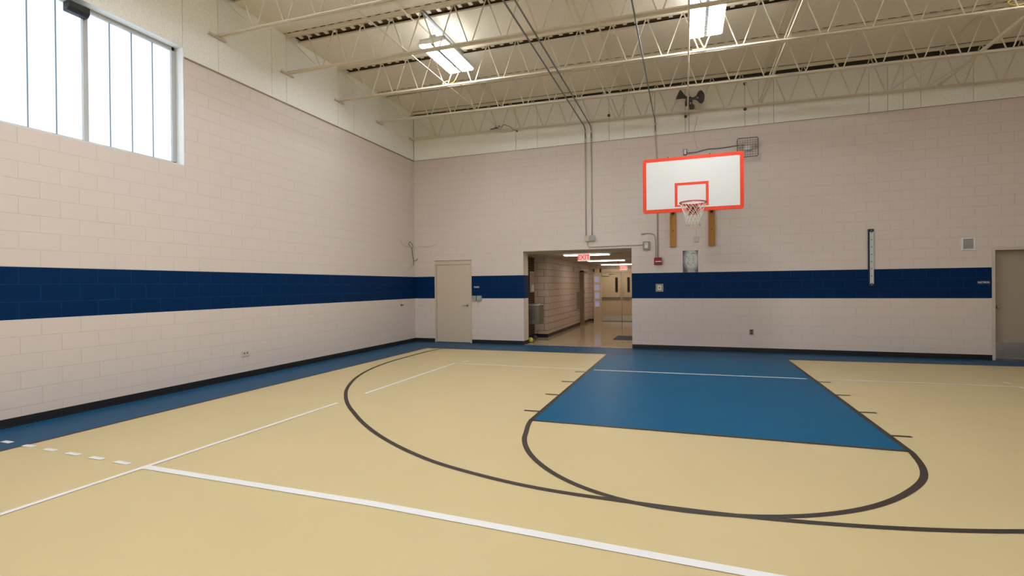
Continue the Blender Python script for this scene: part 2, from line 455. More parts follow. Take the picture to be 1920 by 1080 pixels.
# ------------------------------------------------------------------ walls
OPEN = (3.24, 6.02, 0.0, 2.45)           # opening to the hall
D1 = (0.63, 1.755, 0.0, 2.255)           # left door
D2 = (12.95, 14.15, 0.0, 2.22)           # right door
wb = MB()
grid_wall(wb, [0.0, D1[0], D1[1], OPEN[0], OPEN[1], D2[0], D2[1], XR], [0.0, D2[3], D1[3], OPEN[3], ZB],
          [OPEN, D1, D2], lambda a,b,c,d: wb.box(a,b,0.0,WT,c,d))
wall_back = wb.build('wall_back', M_wall); tag(wall_back, kind='structure')
pb = MB(); seams = [0.0, 3.067, 3.652, 5.502, 5.864, 6.591, 7.278, 7.36, 8.553, 8.836, 9.135, 10.928, 11.256, 11.523, 11.821, 12.681, XR]
for a, b in zip(seams, seams[1:]):
    ta, tb2 = 6.40-0.0222*a, 6.40-0.0222*b
    v = [pb.bm.verts.new(p) for p in ((a+.004,.003,ZB+.006),(b-.004,.003,ZB+.006),(b-.004,.06,ZB+.006),(a+.004,.06,ZB+.006),(a+.004,.003,ta),(b-.004,.003,tb2),(b-.004,.06,tb2),(a+.004,.06,ta))]
    for q in ((3,2,1,0),(4,5,6,7),(0,1,5,4),(1,2,6,5),(2,3,7,6),(3,0,4,7)): pb._f([v[i] for i in q])
pb.build('upper_panel', M_panel, wall_back)
box('panel_backing', M_seam, 0, XR, 0.03, WT, ZB, 6.75, wall_back)

WIN_Y0, WIN_Y1, WIN_Z0, WIN_Z1 = -12.95, -6.82, 3.455, 5.275
WX = 0.32
wl = MB()
grid_wall(wl, [YR-0.3, WIN_Y0, WIN_Y1, WT], [0.0, WIN_Z0, ZB], [(WIN_Y0, WIN_Y1, WIN_Z0, 99)],
          lambda a,b,c,d: wl.box(-WX,0.0,a,b,c,d))
wall_left = wl.build('wall_left', M_wall); tag(wall_left, kind='structure')
pl = MB(); ys = [YR-0.3, -21.0, -17.4, -13.8, WIN_Y0, -11.0, -8.618, WIN_Y1, -6.21, -5.09, -4.73, -3.235, -2.675, 0.0]
for a, b in zip(ys, ys[1:]):
    z0 = WIN_Z1 if (a >= WIN_Y0 - 1e-6 and b <= WIN_Y1 + 1e-6) else ZB+0.012
    pl.box(-0.06, -0.003, a+0.004, b-0.004, z0, 6.75)
pl.build('upper_panel', M_panel, wall_left)
bk = MB()
bk.box(-WX, -0.05, YR-0.3, WIN_Y0, ZB, 6.75); bk.box(-WX, -0.05, WIN_Y1, WT, ZB, 6.75); bk.box(-WX, -0.05, WIN_Y0, WIN_Y1, WIN_Z1, 6.75)
bk.build('panel_backing', M_seam, wall_left)
shade_strip = MB(); shade_strip.box(-0.01, 0.012, WIN_Y1+0.02, -0.0, ZB-0.012, ZB+0.012)  # shadow line under the left panels, drawn as a brown strip
tag(shade_strip.build('trim_shadow_1', M_shadow_line), kind='structure')
shade_strip = MB(); shade_strip.box(0, XR, -0.006, 0.01, ZB-0.006, ZB+0.006)  # same painted shadow line along the back wall
tag(shade_strip.build('trim_shadow_2', M_shadow_line), kind='structure')
jm = MB()
jm.box(-WX+0.01, -0.002, WIN_Y1-0.004, WIN_Y1+0.012, WIN_Z0, WIN_Z1); jm.box(-WX+0.01, -0.002, WIN_Y0-0.012, WIN_Y0+0.004, WIN_Z0, WIN_Z1)
jm.box(-WX+0.01, -0.002, WIN_Y0, WIN_Y1, WIN_Z1-0.006, WIN_Z1+0.006); jm.box(-WX+0.01, -0.002, WIN_Y0, WIN_Y1, WIN_Z0-0.006, WIN_Z0+0.006)
jm.box(-0.004, 0.004, WIN_Y1, WIN_Y1+0.035, ZB+0.02, WIN_Z1)
tag(jm.build('trim_3', M_jamb), kind='structure')

box('wall_right', M_wall, XR, XR+0.3, YR-0.3, WT, 0, 6.75)['kind'] = 'structure'
box('wall_rear', M_wall, -WX, XR+0.3, YR-0.3, YR, 0, 6.75)['kind'] = 'structure'

# base boards
bb = MB()
for a, b in ((0.0, D1[0]), (D1[1], OPEN[0]), (OPEN[1], D2[0]), (D2[1], XR)):
    bb.box(a, b, -0.008, 0.0, 0, 0.100); bb.box(a, b, -0.022, -0.008, 0, 0.012)
bb.box(OPEN[0]-0.0, OPEN[0]+0.008, -0.008, WT, 0, 0.1)
tag(bb.build('baseboard_back', M_base), kind='structure')
bl = MB(); bl.box(0, 0.008, YR, -0.0, 0, 0.100); bl.box(0.008, 0.022, YR, 0, 0, 0.012)
tag(bl.build('baseboard_left', M_base), kind='structure')
tag(MB().box(XR-0.008, XR, YR, 0, 0, 0.1).build('baseboard_right', M_base), kind='structure')

# ------------------------------------------------------------------ window
win = struct('window_1', (-0.16, -9.9, WIN_Z0))
FX0, FX1 = -0.19, -0.145
fz0, fz1 = WIN_Z0+0.006, WIN_Z1-0.006
fr = MB()
fr.box(FX0, FX1, WIN_Y0, WIN_Y1-0.035, fz0, fz0+0.05)
fr.box(FX0, FX1, WIN_Y0, WIN_Y1-0.035, fz1-0.055, fz1)
fr.box(FX0, FX1, WIN_Y1-0.075, WIN_Y1-0.035, fz0, fz1)
fr.box(FX0-0.01, FX1-0.015, WIN_Y1-0.037, WIN_Y1-0.004, fz0, fz1)
fr.box(FX0, FX1, WIN_Y0+0.004, WIN_Y0+0.05, fz0, fz1)
mull = [-8.053 - 1.2*k for k in range(5)]
for y in mull:
    if y > WIN_Y0+0.1: fr.box(FX0, FX1+0.008, y-0.028, y+0.028, fz0, fz1)
fr.build('window_frame', M_alu, win)
edges = [WIN_Y1-0.075]
yy = [-7.167, -7.459, -7.744, -8.053, -8.360, -8.648, -8.945]
k = 0
while yy[-1] - 0.3 > WIN_Y0 + 0.05: yy.append(yy[-1]-0.3)
edges += yy + [WIN_Y0+0.05]
tb = MB()
for y in yy:
    if min(abs(y-m_) for m_ in mull) < 0.05: continue
    tb.box(FX0+0.004, FX0+0.018, y-0.0055, y+0.0055, fz0+0.04, fz1-0.045)
    tb.box(FX0-0.04, FX0+0.004, y-0.004, y+0.004, fz0+0.04, fz1-0.045)
tb.build('glazing_bar', M_thinalu, win)
pn = MB(); pn.box(FX0+0.006, FX0+0.012, edges[-1], edges[0], fz0+0.045, fz1-0.05)
pn.build('window_pane', M_pane, win)
dv = MB(); dv.prism([(-0.135, 5.20), (-0.02, 5.21), (-0.02, 5.13), (-0.06, 5.09), (-0.135, 5.085)], 'y', -8.30, -8.06)
# (extruded along y: the polygon is x,z)
o = dv.build('window_operator', M_black, None, 0.006)
tag(o, 'black wedge-shaped box at the head of the window, over its thick mullion', 'operator')

# ------------------------------------------------------------------ ceiling
JY = [-0.12, -1.66, -3.20, -4.72, -6.23]
cl = MB()
bounds = [(-0.12, 0.0)]
yprev = 0.0
for i, y in enumerate(JY):
    y_far = yprev
    y_near = y + 0.315
    if y_near < y_far - 0.05:
        cl.sbox(0.0, XR, y_near, y_far-0.0, z_ceil(0), z_ceil(XR), 0.03)
    yprev = y - 0.080
cl.sbox(0.0, XR, YR, yprev, z_ceil(0), z_ceil(XR), 0.03)
ceiling = cl.build('ceiling', M_ceil); tag(ceiling, kind='structure')
MB().sbox(-WX, XR+0.3, YR-0.3, WT, z_ceil(0)+0.075, z_ceil(XR+0.3)+0.075, 0.04).build('steel_deck', M_deck, ceiling)
rb = MB()
for y in JY[1:]:
    x = 0.1
    while x < XR:
        rb.sbox(x, x+0.07, y-0.10, y+0.272, z_ceil(x)+0.045, z_ceil(x+0.07)+0.045, 0.035)
        x += 0.2032
rb.build('deck_rib', M_ceil, ceiling)

# ------------------------------------------------------------------ roof joists
names = ['directly along the back wall', 'second out from the back wall', 'third out from the back wall, lit bright below',
         'fourth out from the back wall, crossing a ceiling light', 'nearest the camera, entering at the upper left corner']
for y, nm in zip(JY, names):
    j = thing('roof_joist', (0, y, z_bot(0)), 'cream open-web steel roof joist ' + nm, 'joist', 'open-web steel roof joists')
    t = MB()
    for s in (-1, 1):
        y0, y1 = (y-0.065, y-0.012) if s < 0 else (y+0.012, y+0.065)
        t.sbox(0.0, XR, y0, y1, z_top(0)+0.044, z_top(XR)+0.044, 0.006)
        yv = (y-0.018, y-0.012) if s < 0 else (y+0.012, y+0.018)
        t.sbox(0.0, XR, yv[0], yv[1], z_top(0), z_top(XR), 0.044)
    t.build('top_chord', M_joist, j)
    b = MB()
    for s in (-1, 1):
        y0, y1 = (y-0.055, y-0.011) if s < 0 else (y+0.011, y+0.055)
        b.sbox(0.03, XR-0.03, y0, y1, z_bot(0), z_bot(XR), 0.006)
        yv = (y-0.017, y-0.011) if s < 0 else (y+0.011, y+0.017)
        b.sbox(0.03, XR-0.03, yv[0], yv[1], z_bot(0)+0.006, z_bot(XR)+0.006, 0.036)
    k = 0
    while 1.4 + 1.52*k < XR:       # spacer tabs between the two angles
        x = 1.45 + 1.52*k; b.box(x, x+0.05, y-0.011, y+0.011, z_bot(x)+0.002, z_bot(x)+0.03); k += 1
    b.build('bottom_chord', M_joist, j)
    w = MB(); r = 0.0115
    nb = [0.82 + 0.6115*i for i in range(23)]
    for i, x in enumerate(nb):
        zb_ = z_bot(x)+0.02
        tl = 0.02 if i == 0 else x-0.29; tr = x+0.305
        if i == 0:
            w.bar((0.03, y, z_top(0)+0.02), (x-0.05, y, zb_), 0.012, 0.05)
            w.tube([(0.50, y, z_top(.5)+0.02), (x-0.02, y, zb_)], r, 8)
        else:
            w.tube([(tl, y, z_top(tl)+0.015), (x-0.036, y, zb_)], r, 8)
        if i < len(nb)-1:
            w.tube([(x+0.036, y, zb_), (tr, y, z_top(tr)+0.015)], r, 8)
            w.tube([(tr, y, z_top(tr)+0.015), (tr+0.022, y, z_top(tr)+0.015)], r, 8)
        else:
            w.bar((x+0.05, y, zb_), (XR-0.03, y, z_top(XR)+0.02), 0.012, 0.05)
    w.build('web_bar', M_joist, j)
    c = MB(); c.box(0.0, 0.05, y-0.17 if y < -1 else y-0.15, y+0.15 if y < -1 else y+0.119, z_bot(0)-0.022, z_bot(0)-0.014)
    c.box(0.0, 0.008, y-0.15, y+0.15 if y < -1 else y+0.119, z_bot(0)-0.022, z_bot(0)+0.03)
    c.build('bearing_plate', M_joist, j)

# ------------------------------------------------------------------ bridging running across the joists
def bridging(x, top, label, y1=-0.06, w=0.032, y0=-7.8):
    if top:
        z = z_top(x)-0.018; 
    else:
        z = z_bot(x)+0.052
    m = MB(); m.box(x-w/2, x+w/2, y0, y1, z, z+0.004); m.box(x-w/2, x-w/2+0.004, y0, y1, z+0.004, z+w)
    for y in JY: m.box(x-0.03, x+0.03, y-0.03, y+0.03, z-0.012 if not top else z+0.004, z+0.003 if not top else z+0.017)
    tag(m.build('bridging_bar', M_joist), label, 'bridging bar', 'steel bridging bars crossing the joists')
bridging(2.66, False, 'lower cream steel bridging bar left of the left ceiling light')
bridging(2.70, True, 'upper cream steel bridging bar under the deck left of the left ceiling light')
bridging(5.76, False, 'lower cream steel bridging bar between the two ceiling lights')
bridging(5.80, True, 'upper cream steel bridging bar under the deck between the two ceiling lights')
bridging(8.88, False, 'lower cream steel bridging bar just right of the right ceiling light', w=0.04)
bridging(8.93, True, 'upper cream steel bridging bar under the deck just right of the right ceiling light')
bridging(12.09, False, 'lower cream steel bridging bar near the upper right corner', w=0.045)
bridging(12.13, True, 'upper steel bridging bar under the deck near the upper right corner')
o = MB().tube([(7.335, -7.6, z_bot(7.33)-0.022), (7.335, -0.4, z_bot(7.33)-0.022), (7.337, -0.02, z_bot(7.33)-0.03)], 0.016, 10).build('straight_pipe', M_joist)
tag(o, 'long cream pipe under the joists along the left edge of the right light', 'pipe')
# crossed braces of the last bay
for xa, xb, lab in ((11.48, 11.27, 'thin cream brace to the back joist at its right end, left one of two'),
                    (12.09, 11.88, 'thin cream brace to the back joist at its right end, right one of two')):
    m = MB().bar((xa, JY[1]+0.05, z_bot(xa)+0.05), (xb, -0.18, z_bot(xb)+0.05), 0.03, 0.02, (0,0,1))
    tag(m.build('diagonal_brace', M_joist), lab, 'brace')

# ------------------------------------------------------------------ gym light fixtures
def gym_light(x0, y0, z, label, louvre=False, lens=None):
    L_, Wd = 1.24, 0.53
    t = thing('high_bay_light', (x0+Wd/2, y0+L_/2, z), label, 'ceiling light', 'fluorescent gym lights')
    x1 = x0+Wd; y1 = y0+L_; xm = (x0+x1)/2
    h = MB()
    h.box(x0+0.02, x1-0.02, y0, y1, z+0.075, z+0.085)
    h.box(xm-0.06, xm+0.06, y0+0.02, y1-0.02, z+0.085, z+0.14)
    for s in (x0, x1):      # sloped side reflectors
        a, b = (s, s+0.03) if s == x0 else (s, s-0.03)
        h.prism([(a, z+0.0), (a+ (0.004 if s == x0 else -0.004), z), (b + (0.004 if s == x0 else -0.004), z+0.08), (b, z+0.08)], 'y', y0, y1)
    h.prism([(x0, z), (xm, z-0.022), (x1, z), (x1-0.03, z+0.08), (x0+0.03, z+0.08)], 'y', y0, y0+0.006)
    h.prism([(x0, z), (xm, z-0.022), (x1, z), (x1-0.03, z+0.08), (x0+0.03, z+0.08)], 'y', y1-0.006, y1)
    h.build('housing', M_white, t)
    for a, b in ((x0+0.015, xm-0.028), (xm+0.028, x1-0.015)):
        MB().box(a, b, y0+0.012, y1-0.012, z-0.034, z+0.020).build('lens', lens or M_lens, t)
    sp = MB()
    if louvre:
        y = y0+0.02
        while y < y1-0.03:
            sp.box(xm-0.028, xm+0.028, y, y+0.020, z-0.037, z+0.03); y += 0.034
        sp.box(xm-0.024, xm+0.024, y0+0.012, y1-0.012, z+0.03, z+0.034)
    else:
        sp.box(xm-0.028, xm+0.028, y0+0.012, y1-0.012, z-0.036, z+0.03)
    sp.build('centre_spine', M_spine, t)
    g = MB(); n = 26      # wire guard along the edges
    for xx in (x0, x1):
        g = MB()
        pts = [(y0, z+0.001)]
        for i in range(n):          # toothed lower edge of the reflector
            y = y0+0.02+(L_-0.04)*i/(n-1)
            pts += [(y-0.004, z-0.002), (y-0.004, z-0.030), (y+0.004, z-0.030), (y+0.004, z-0.002)]
        pts += [(y1, z-0.002), (y1, z+0.004), (y0, z+0.004)]
        g.prism(pts, 'x', xx-0.006, xx+0.006).build('wire_guard', M_white, t)
    for yy_ in (y0+0.12, y1-0.12):
        MB().tube([(xm-0.12, yy_, z+0.08), (xm, yy_, z_top(xm)-0.035), (xm+0.12, yy_, z+0.08)], 0.004, 6).build('hanging_chain', M_galv, t)
    for a, b in ((x0+0.05, xm-0.09), (xm+0.09, x1-0.05)):
        MB().box(a, b, y0+0.08, y1-0.08, z+0.086, z+0.090).build('uplight_slot', M_uplens, t)
    s = MB()
    s.box(xm-0.02, xm+0.02, y0-0.35, y1+0.08, z_top(xm)-0.035, z_top(xm)-0.031); s.box(xm-0.02, xm-0.016, y0-0.35, y1+0.08, z_top(xm)-0.031, z_top(xm)); s.box(xm+0.016, xm+0.02, y0-0.35, y1+0.08, z_top(xm)-0.031, z_top(xm))
    s.build('mounting_channel', M_galv, t)
    return t
G1 = gym_light(2.74, -4.43, 5.93, 'lit white ceiling light at the left, third joist bay, partly behind a joist')
G2 = gym_light(7.345, -4.40, 5.85, 'lit white ceiling light above the basketball hoop, with a ribbed centre strip', louvre=True)
G3 = gym_light(12.15, -4.46, 5.80, 'lit ceiling light just beyond the top right corner', lens=M_lens_dim)
for gx in (2.74, 7.345, 12.15):
    for k in range(1, 5):
        if gx > 12: continue
        gym_light(gx, -4.40-4.57*k, 5.93-0.0165*(gx-2.74), 'lit ceiling light of the %s row, number %d behind the front one' % ({2.74:'left',7.345:'middle',12.15:'right'}[gx], k))
def cable(pts, r, m, label, name='power_cable', cat='cable'):
    o = MB().tube(pts, r, 8).build(name, m); tag(o, label, cat); return o
def spline(pts, n=8):
    P = [Vector(p) for p in pts]; out = []
    for i in range(len(P)-1):
        p0 = P[max(i-1,0)]; p1 = P[i]; p2 = P[i+1]; p3 = P[min(i+2, len(P)-1)]
        for k in range(n):
            t = k/n
            out.append(0.5*((2*p1)+(-p0+p2)*t+(2*p0-5*p1+4*p2-p3)*t*t+(-p0+3*p1-3*p2+p3)*t**3))
    out.append(P[-1]); return out
cable(spline([(2.93,-3.165,5.915),(2.90,-3.165,5.86),(2.83,-3.155,5.76),(2.74,-3.13,5.73),(2.60,-3.12,5.715),(2.54,-3.14,5.69),(2.58,-3.16,5.76),(2.70,-3.16,5.775)]), 0.007, M_yellow,
      'yellow cable hanging from the left ceiling light to the joist')
cable(spline([(7.50,-3.13,5.835),(7.52,-3.15,5.78),(7.57,-3.17,5.66),(7.60,-3.27,5.58),(7.50,-3.265,5.565),(7.40,-3.265,5.57)]), 0.011, M_yellow,
      'yellow cable looping from the right ceiling light along the joist')
cable(spline([(12.1,-3.16,5.80),(11.9,-3.17,5.72),(11.70,-3.16,5.60),(11.78,-3.16,5.53),(11.95,-3.16,5.56),(12.15,-3.16,5.66)]), 0.011, M_yellow,
      'yellow cable looping on the joist at the top right corner of the picture')

# ------------------------------------------------------------------ conduits
def conduit(name, pts_ceil, pts_wall, r, label, fittings):
    t = thing(name, pts_wall[-1], label, 'conduit', None)
    MB().tube(pts_ceil, r, 10).build('ceiling_run', M_galv, t)
    MB().tube(pts_wall, r, 10).build('wall_run', M_pconduit, t)
    for p, q in fittings: MB().tube([p, q], r*1.55, 10).build('coupling', M_coupl, t)
    return t
def drop(x0, x1, zend, r, name, label, extra=None):
    zc = z_bot(x0) - r - 0.004
    ce = [(x0, -7.9, zc), (x0, -0.22, zc), (x0+(x1-x0)*.3, -0.14, zc-0.012), (x0+(x1-x0)*.7, -0.075, zc-0.05), (x1, -r-0.004, zc-0.13), (x1, -r-0.004, 5.20)]
    wa = [(x1, -r-0.004, 5.20)] + (extra or []) + [(x1 if not extra else extra[-1][0], -r-0.004, zend)]
    return conduit(name, ce, wa, r, label, [((x1,-r-0.004,5.42),(x1,-r-0.004,5.37)), ((x1,-r-0.004,5.22),(x1,-r-0.004,5.16))])
drop(4.865, 4.91, 2.782, 0.0135, 'electrical_conduit', 'left one of the paired grey conduits running down the back wall')
drop(5.025, 5.06, 2.788, 0.0135, 'electrical_conduit', 'right one of the paired grey conduits running down the back wall')
drop(6.578, 6.60, 2.20, 0.0125, 'electrical_conduit', 'single conduit dropping behind the backboard to the red fire alarm pull', extra=[(6.602,-0.0165,5.0),(6.632,-0.0165,4.6)])
br = thing('branch_conduit', (6.578,-0.014,2.2), 'short painted conduit bending from a wall stub down to the red fire alarm', 'conduit')
MB().tube(spline([(6.27,-0.014,2.775),(6.36,-0.014,2.788),(6.46,-0.014,2.785),(6.54,-0.014,2.75),(6.577,-0.014,2.66),(6.58,-0.014,2.40),(6.58,-0.014,2.20)]), 0.0115, 10).build('wall_run', M_pconduit, br)
MB().tube([(6.25,-0.014,2.773),(6.33,-0.014,2.782)], 0.018, 10).build('coupling', M_pconduit, br)
lc = thing('looping_conduit', (4.97,-0.014,2.5), 'thin painted conduit running above the hall opening to the grey box', 'conduit')
MB().tube(spline([(4.935,-0.014,2.655),(4.937,-0.014,2.59),(4.965,-0.014,2.53),(5.04,-0.014,2.508),(5.5,-0.014,2.508),(6.28,-0.014,2.515)]), 0.010, 10).build('wall_run', M_pconduit, lc)

def jbox(name, x0, x1, z0, z1, d, m, label, cat, bevel=0.004):
    return tag(box(name, m, x0, x1, -d, 0, z0, z1, None, bevel), label, cat)
M_cream = mat('cream_box', (0.56, 0.49, 0.38), 0.5)
M_bgrey = mat('blue_grey_box', (0.34, 0.38, 0.35), 0.5)
jb = thing('junction_box', (4.935, 0, 2.66), 'cream junction box at the foot of the left paired conduit', 'junction box')
box('box_body', M_cream, 4.880, 4.990, -0.05, 0, 2.66, 2.785, jb, 0.004)
box('cover_plate', M_cream, 4.875, 4.995, -0.056, -0.05, 2.655, 2.79, jb)
jb = thing('junction_box', (5.07, 0, 2.655), 'blue-grey junction box at the foot of the right paired conduit', 'junction box')
box('box_body', M_bgrey, 5.008, 5.128, -0.06, 0, 2.66, 2.79, jb, 0.004)
box('cover_plate', M_bgrey, 5.003, 5.133, -0.066, -0.06, 2.655, 2.795, jb)

# grey box with white plate over the opening's corner
g = thing('control_box', (6.37, 0, 2.39), 'olive-grey wall box with a white switch plate, above the opening corner', 'control box')
box('box_body', mat('olive_box', (0.28,0.27,0.19), 0.5), 6.290, 6.450, -0.06, 0, 2.395, 2.590, g, 0.006)
box('cover_plate', M_white, 6.335, 6.410, -0.066, -0.06, 2.43, 2.555, g)
box('key_slot', M_black, 6.358, 6.385, -0.069, -0.066, 2.515, 2.53, g)

# fire alarm
g = thing('fire_alarm', (6.63, 0, 2.02), 'red fire alarm pull station with a white handle beside the opening', 'fire alarm')
box('alarm_body', M_red, 6.548, 6.722, -0.055, 0, 2.022, 2.195, g, 0.008)
box('upper_flap', M_red, 6.553, 6.717, -0.062, -0.055, 2.122, 2.19, g, 0.003)
box('pull_handle', M_white, 6.578, 6.720, -0.078, -0.055, 2.085, 2.110, g, 0.005)
box('lower_plate', M_red, 6.553, 6.717, -0.060, -0.055, 2.027, 2.075, g, 0.002)

# light switch in the stripe
g = thing('light_switch', (6.665, 0, 1.38), 'beige square light switch plate on the blue stripe right of the opening', 'light switch')
box('plate', mat('beige_plate', (0.36,0.33,0.25), 0.5), 6.580, 6.755, -0.012, 0, 1.380, 1.565, g, 0.003)
box('inner_plate', M_white, 6.627, 6.707, -0.016, -0.012, 1.418, 1.528, g)
box('key_switch', M_grey, 6.655, 6.680, -0.024, -0.016, 1.445, 1.502, g)

# poster
p = MB().box(-0.169, 0.169, -0.003, 0.0, -0.255, 0.255).build('poster', poster_material())
p.location = (7.367, -0.001, 2.088)
tag(p, 'small printed poster with a pale centre and dark corners above the blue stripe', 'poster')
o = MB(); o.prism([(7.30,1.835),(7.49,1.835),(7.425,1.90),(7.385,1.955),(7.36,1.93),(7.32,1.90)], 'y', -0.0045, -0.0042)
o = o.build('pale_print', mat('pale_poster_print', (0.46,0.45,0.44), 0.5)); o.parent = p; o.matrix_parent_inverse = Matrix.Translation(-p.location)
M_pmark = mat('poster_marks', (0.17,0.19,0.17), 0.6)
for cx_, cz_, w_, h_ in ((7.43,2.288,.05,.012),(7.43,2.265,.09,.010),(7.325,2.29,.02,.02),(7.29,2.205,.014,.03),(7.325,2.155,.016,.022),(7.43,2.192,.016,.022),(7.43,2.108,.016,.022),(7.43,2.055,.016,.022),(7.31,2.05,.05,.012),(7.33,2.02,.06,.008),(7.39,1.892,.09,.007),(7.40,1.862,.11,.007)):
    o = MB().box(cx_-w_/2, cx_+w_/2, -0.0052, -0.0048, cz_-h_/2, cz_+h_/2).build('printed_mark', M_pmark); o.parent = p; o.matrix_parent_inverse = Matrix.Translation(-p.location)

# wall plate under the net with its raceway
g = thing('wall_receptacle', (7.50, 0, 2.53), 'small painted wall plate under the net with a thin raceway above', 'receptacle')
box('plate', M_frame, 7.445, 7.548, -0.030, 0, 2.535, 2.665, g, 0.006)
box('raceway', M_frame, 7.490, 7.502, -0.010, 0, 2.665, 3.25, g)

# vertical scale
g = thing('measuring_board', (10.94, 0, 1.49), 'tall narrow blue-edged measuring board with a pale marked face', 'measuring board')
box('backing', M_bluef, 10.885, 10.985, -0.035, 0, 1.475, 2.675, g, 0.003)
box('scale_face', M_scale, 10.912, 10.982, -0.040, -0.035, 1.525, 2.615, g)
mk = MB()
for i in range(8):
    z = 2.60 - i*0.152
    mk.box(10.937, 10.957, -0.042, -0.040, z-0.013, z+0.013); mk.box(10.918, 10.932, -0.042, -0.040, z-0.003, z+0.003)
    for q in range(1, 4): mk.box(10.920, 10.928, -0.042, -0.040, z-0.038*q-0.001, z-0.038*q+0.001)
mk.build('scale_mark', M_grey, g)
mk = MB(); mk.box(10.932, 10.95, -0.042, -0.035, 2.64, 2.652); mk.box(10.938, 10.952, -0.042, -0.035, 1.495, 1.505); mk.build('screw', M_greyw, g)

# vent
g = thing('air_vent', (12.578, 0, 2.17), 'white square louvred vent on the wall left of the right door', 'vent')
f = MB(); f.box(12.465,12.692,-0.018,0,2.175,2.200); f.box(12.465,12.692,-0.018,0,2.400,2.425); f.box(12.465,12.495,-0.018,0,2.2,2.4); f.box(12.662,12.692,-0.018,0,2.2,2.4)
f.build('vent_frame', M_white, g)
s = MB()
for i in range(9):
    z = 2.205+i*0.0215; s.prism([(-0.003, z), (-0.014, z-0.004), (-0.014, z+0.002), (-0.003, z+0.012)], 'x', 12.495, 12.662)
s.build('louvre', M_greyw, g)
box('vent_back', M_grey, 12.495, 12.662, -0.002, 0, 2.2, 2.4, g)

# outlets
def outlet(name, x, z, label, side='back', y=0, m=M_grey):
    g = thing(name, (x, y, z), label, 'outlet')
    if side == 'back':
        box('plate', m, x-0.042, x+0.042, -0.010, 0, z-0.062, z+0.062, g, 0.002)
        for dz in (-0.026, 0.026): box('socket', M_black, x-0.018, x+0.018, -0.013, -0.010, z+dz-0.015, z+dz+0.015, g)
    else:
        box('plate', m, 0, 0.010, y-0.075, y+0.075, z-0.045, z+0.045, g, 0.002)
        for dy in (-0.03, 0.03): box('socket', M_wire, 0.010, 0.013, y+dy-0.012, y+dy+0.012, z-0.002, z+0.02, g)
    return g
outlet('wall_outlet', 8.655, 0.457, 'grey electrical outlet low on the back wall right of the opening')
outlet('wall_outlet', 0, 0.414, 'painted outlet plate low on the left wall', 'left', -5.75, M_frame)

# room signs
g = thing('room_sign', (1.90, 0, 1.5), 'tiny dark room sign with white lettering on the stripe by the left door', 'sign')
box('sign_plate', M_bluef, 1.815, 1.985, -0.004, 0, 1.485, 1.565, g)
text('sign_lettering', 'STORAGE', M_white, 0.044, (1.90, -0.005, 1.526), FRONT, g, 0.001, 0.80, 0.001)
g = thing('room_sign', (12.82, 0, 1.5), 'tiny sign reading ELECTRICAL on the stripe by the right door', 'sign')
box('sign_plate', M_bluef, 12.72, 12.925, -0.004, 0, 1.49, 1.575, g)
text('sign_lettering', 'ELECTRICAL', M_white, 0.042, (12.822, -0.005, 1.533), FRONT, g, 0.001, 0.80, 0.001)

# pair of boxes under the room sign
for x, lab in ((1.845, 'left of the two grey switch boxes below the stripe beside the left door'), (1.995, 'right of the two grey switch boxes below the stripe beside the left door')):
    g = thing('switch_box', (x, 0, 1.16), lab, 'switch box')
    box('box_body', M_greyw, x-0.058, x+0.058, -0.055, 0, 1.165, 1.290, g, 0.004)
    box('cover_plate', M_bgrey, x-0.060, x+0.060, -0.062, -0.055, 1.163, 1.293, g)
    box('toggle', M_grey, x-0.008, x+0.008, -0.072, -0.062, 1.215, 1.24, g)
o = MB().tube([(1.903,-0.03,1.222),(1.937,-0.03,1.222)], 0.014, 10).build('conduit_nipple', M_coupl); tag(o, 'short pipe joining the two grey switch boxes beside the left door', 'pipe fitting')

# knob on the left wall
o = MB().lathe([(0.0,0.0),(0.03,0.0),(0.03,0.006),(0.012,0.01),(0.012,0.04),(0.02,0.045),(0.02,0.06),(0,0.062)], (0,-0.747,1.06), (1,0,0), 14).build('wall_hook', M_wire)
tag(o, 'small dark knob on the left wall near the corner below the stripe', 'hook')

# loose wires in the corner
g = thing('wire_bundle', (0.02, -0.1, 2.2), 'loose dark wires hanging in the corner above the stripe', 'wires')
MB().tube(spline([(0.008,-0.74,2.82),(0.012,-0.70,2.72),(0.02,-0.55,2.665),(0.05,-0.32,2.655),(0.06,-0.18,2.65),(0.10,-0.03,2.68),(0.25,-0.008,2.69),(0.45,-0.008,2.67),(0.60,-0.008,2.70),(0.70,-0.006,2.715)]), 0.005, 6).build('long_wire', M_pconduit, g)
MB().tube(spline([(0.05,-0.40,2.74),(0.05,-0.37,2.79),(0.06,-0.31,2.78),(0.07,-0.22,2.70),(0.05,-0.22,2.64),(0.03,-0.30,2.68),(0.02,-0.36,2.74)]), 0.007, 6).build('coil', M_wire, g)
MB().tube(spline([(0.05,-0.24,2.64),(0.05,-0.22,2.55),(0.04,-0.17,2.40),(0.04,-0.13,2.27),(0.04,-0.14,2.20),(0.04,-0.13,2.15)]), [0.009]*40+[0.013], 6).build('hanging_wire', M_wire, g) if False else MB().tube(spline([(0.05,-0.24,2.64),(0.05,-0.22,2.55),(0.04,-0.17,2.40),(0.04,-0.13,2.27),(0.04,-0.14,2.20),(0.04,-0.13,2.15)]), 0.009, 6).build('hanging_wire', M_wire, g)
MB().tube(spline([(0.04,-0.11,2.27),(0.06,-0.05,2.30),(0.08,-0.02,2.31),(0.09,-0.012,2.35)]), 0.008, 6).build('wire_end', M_wire, g)
MB().tube(spline([(0.04,-0.16,2.18),(0.02,-0.26,2.10),(0.01,-0.37,2.05)]), 0.004, 6).build('wire_tail', M_pconduit, g)

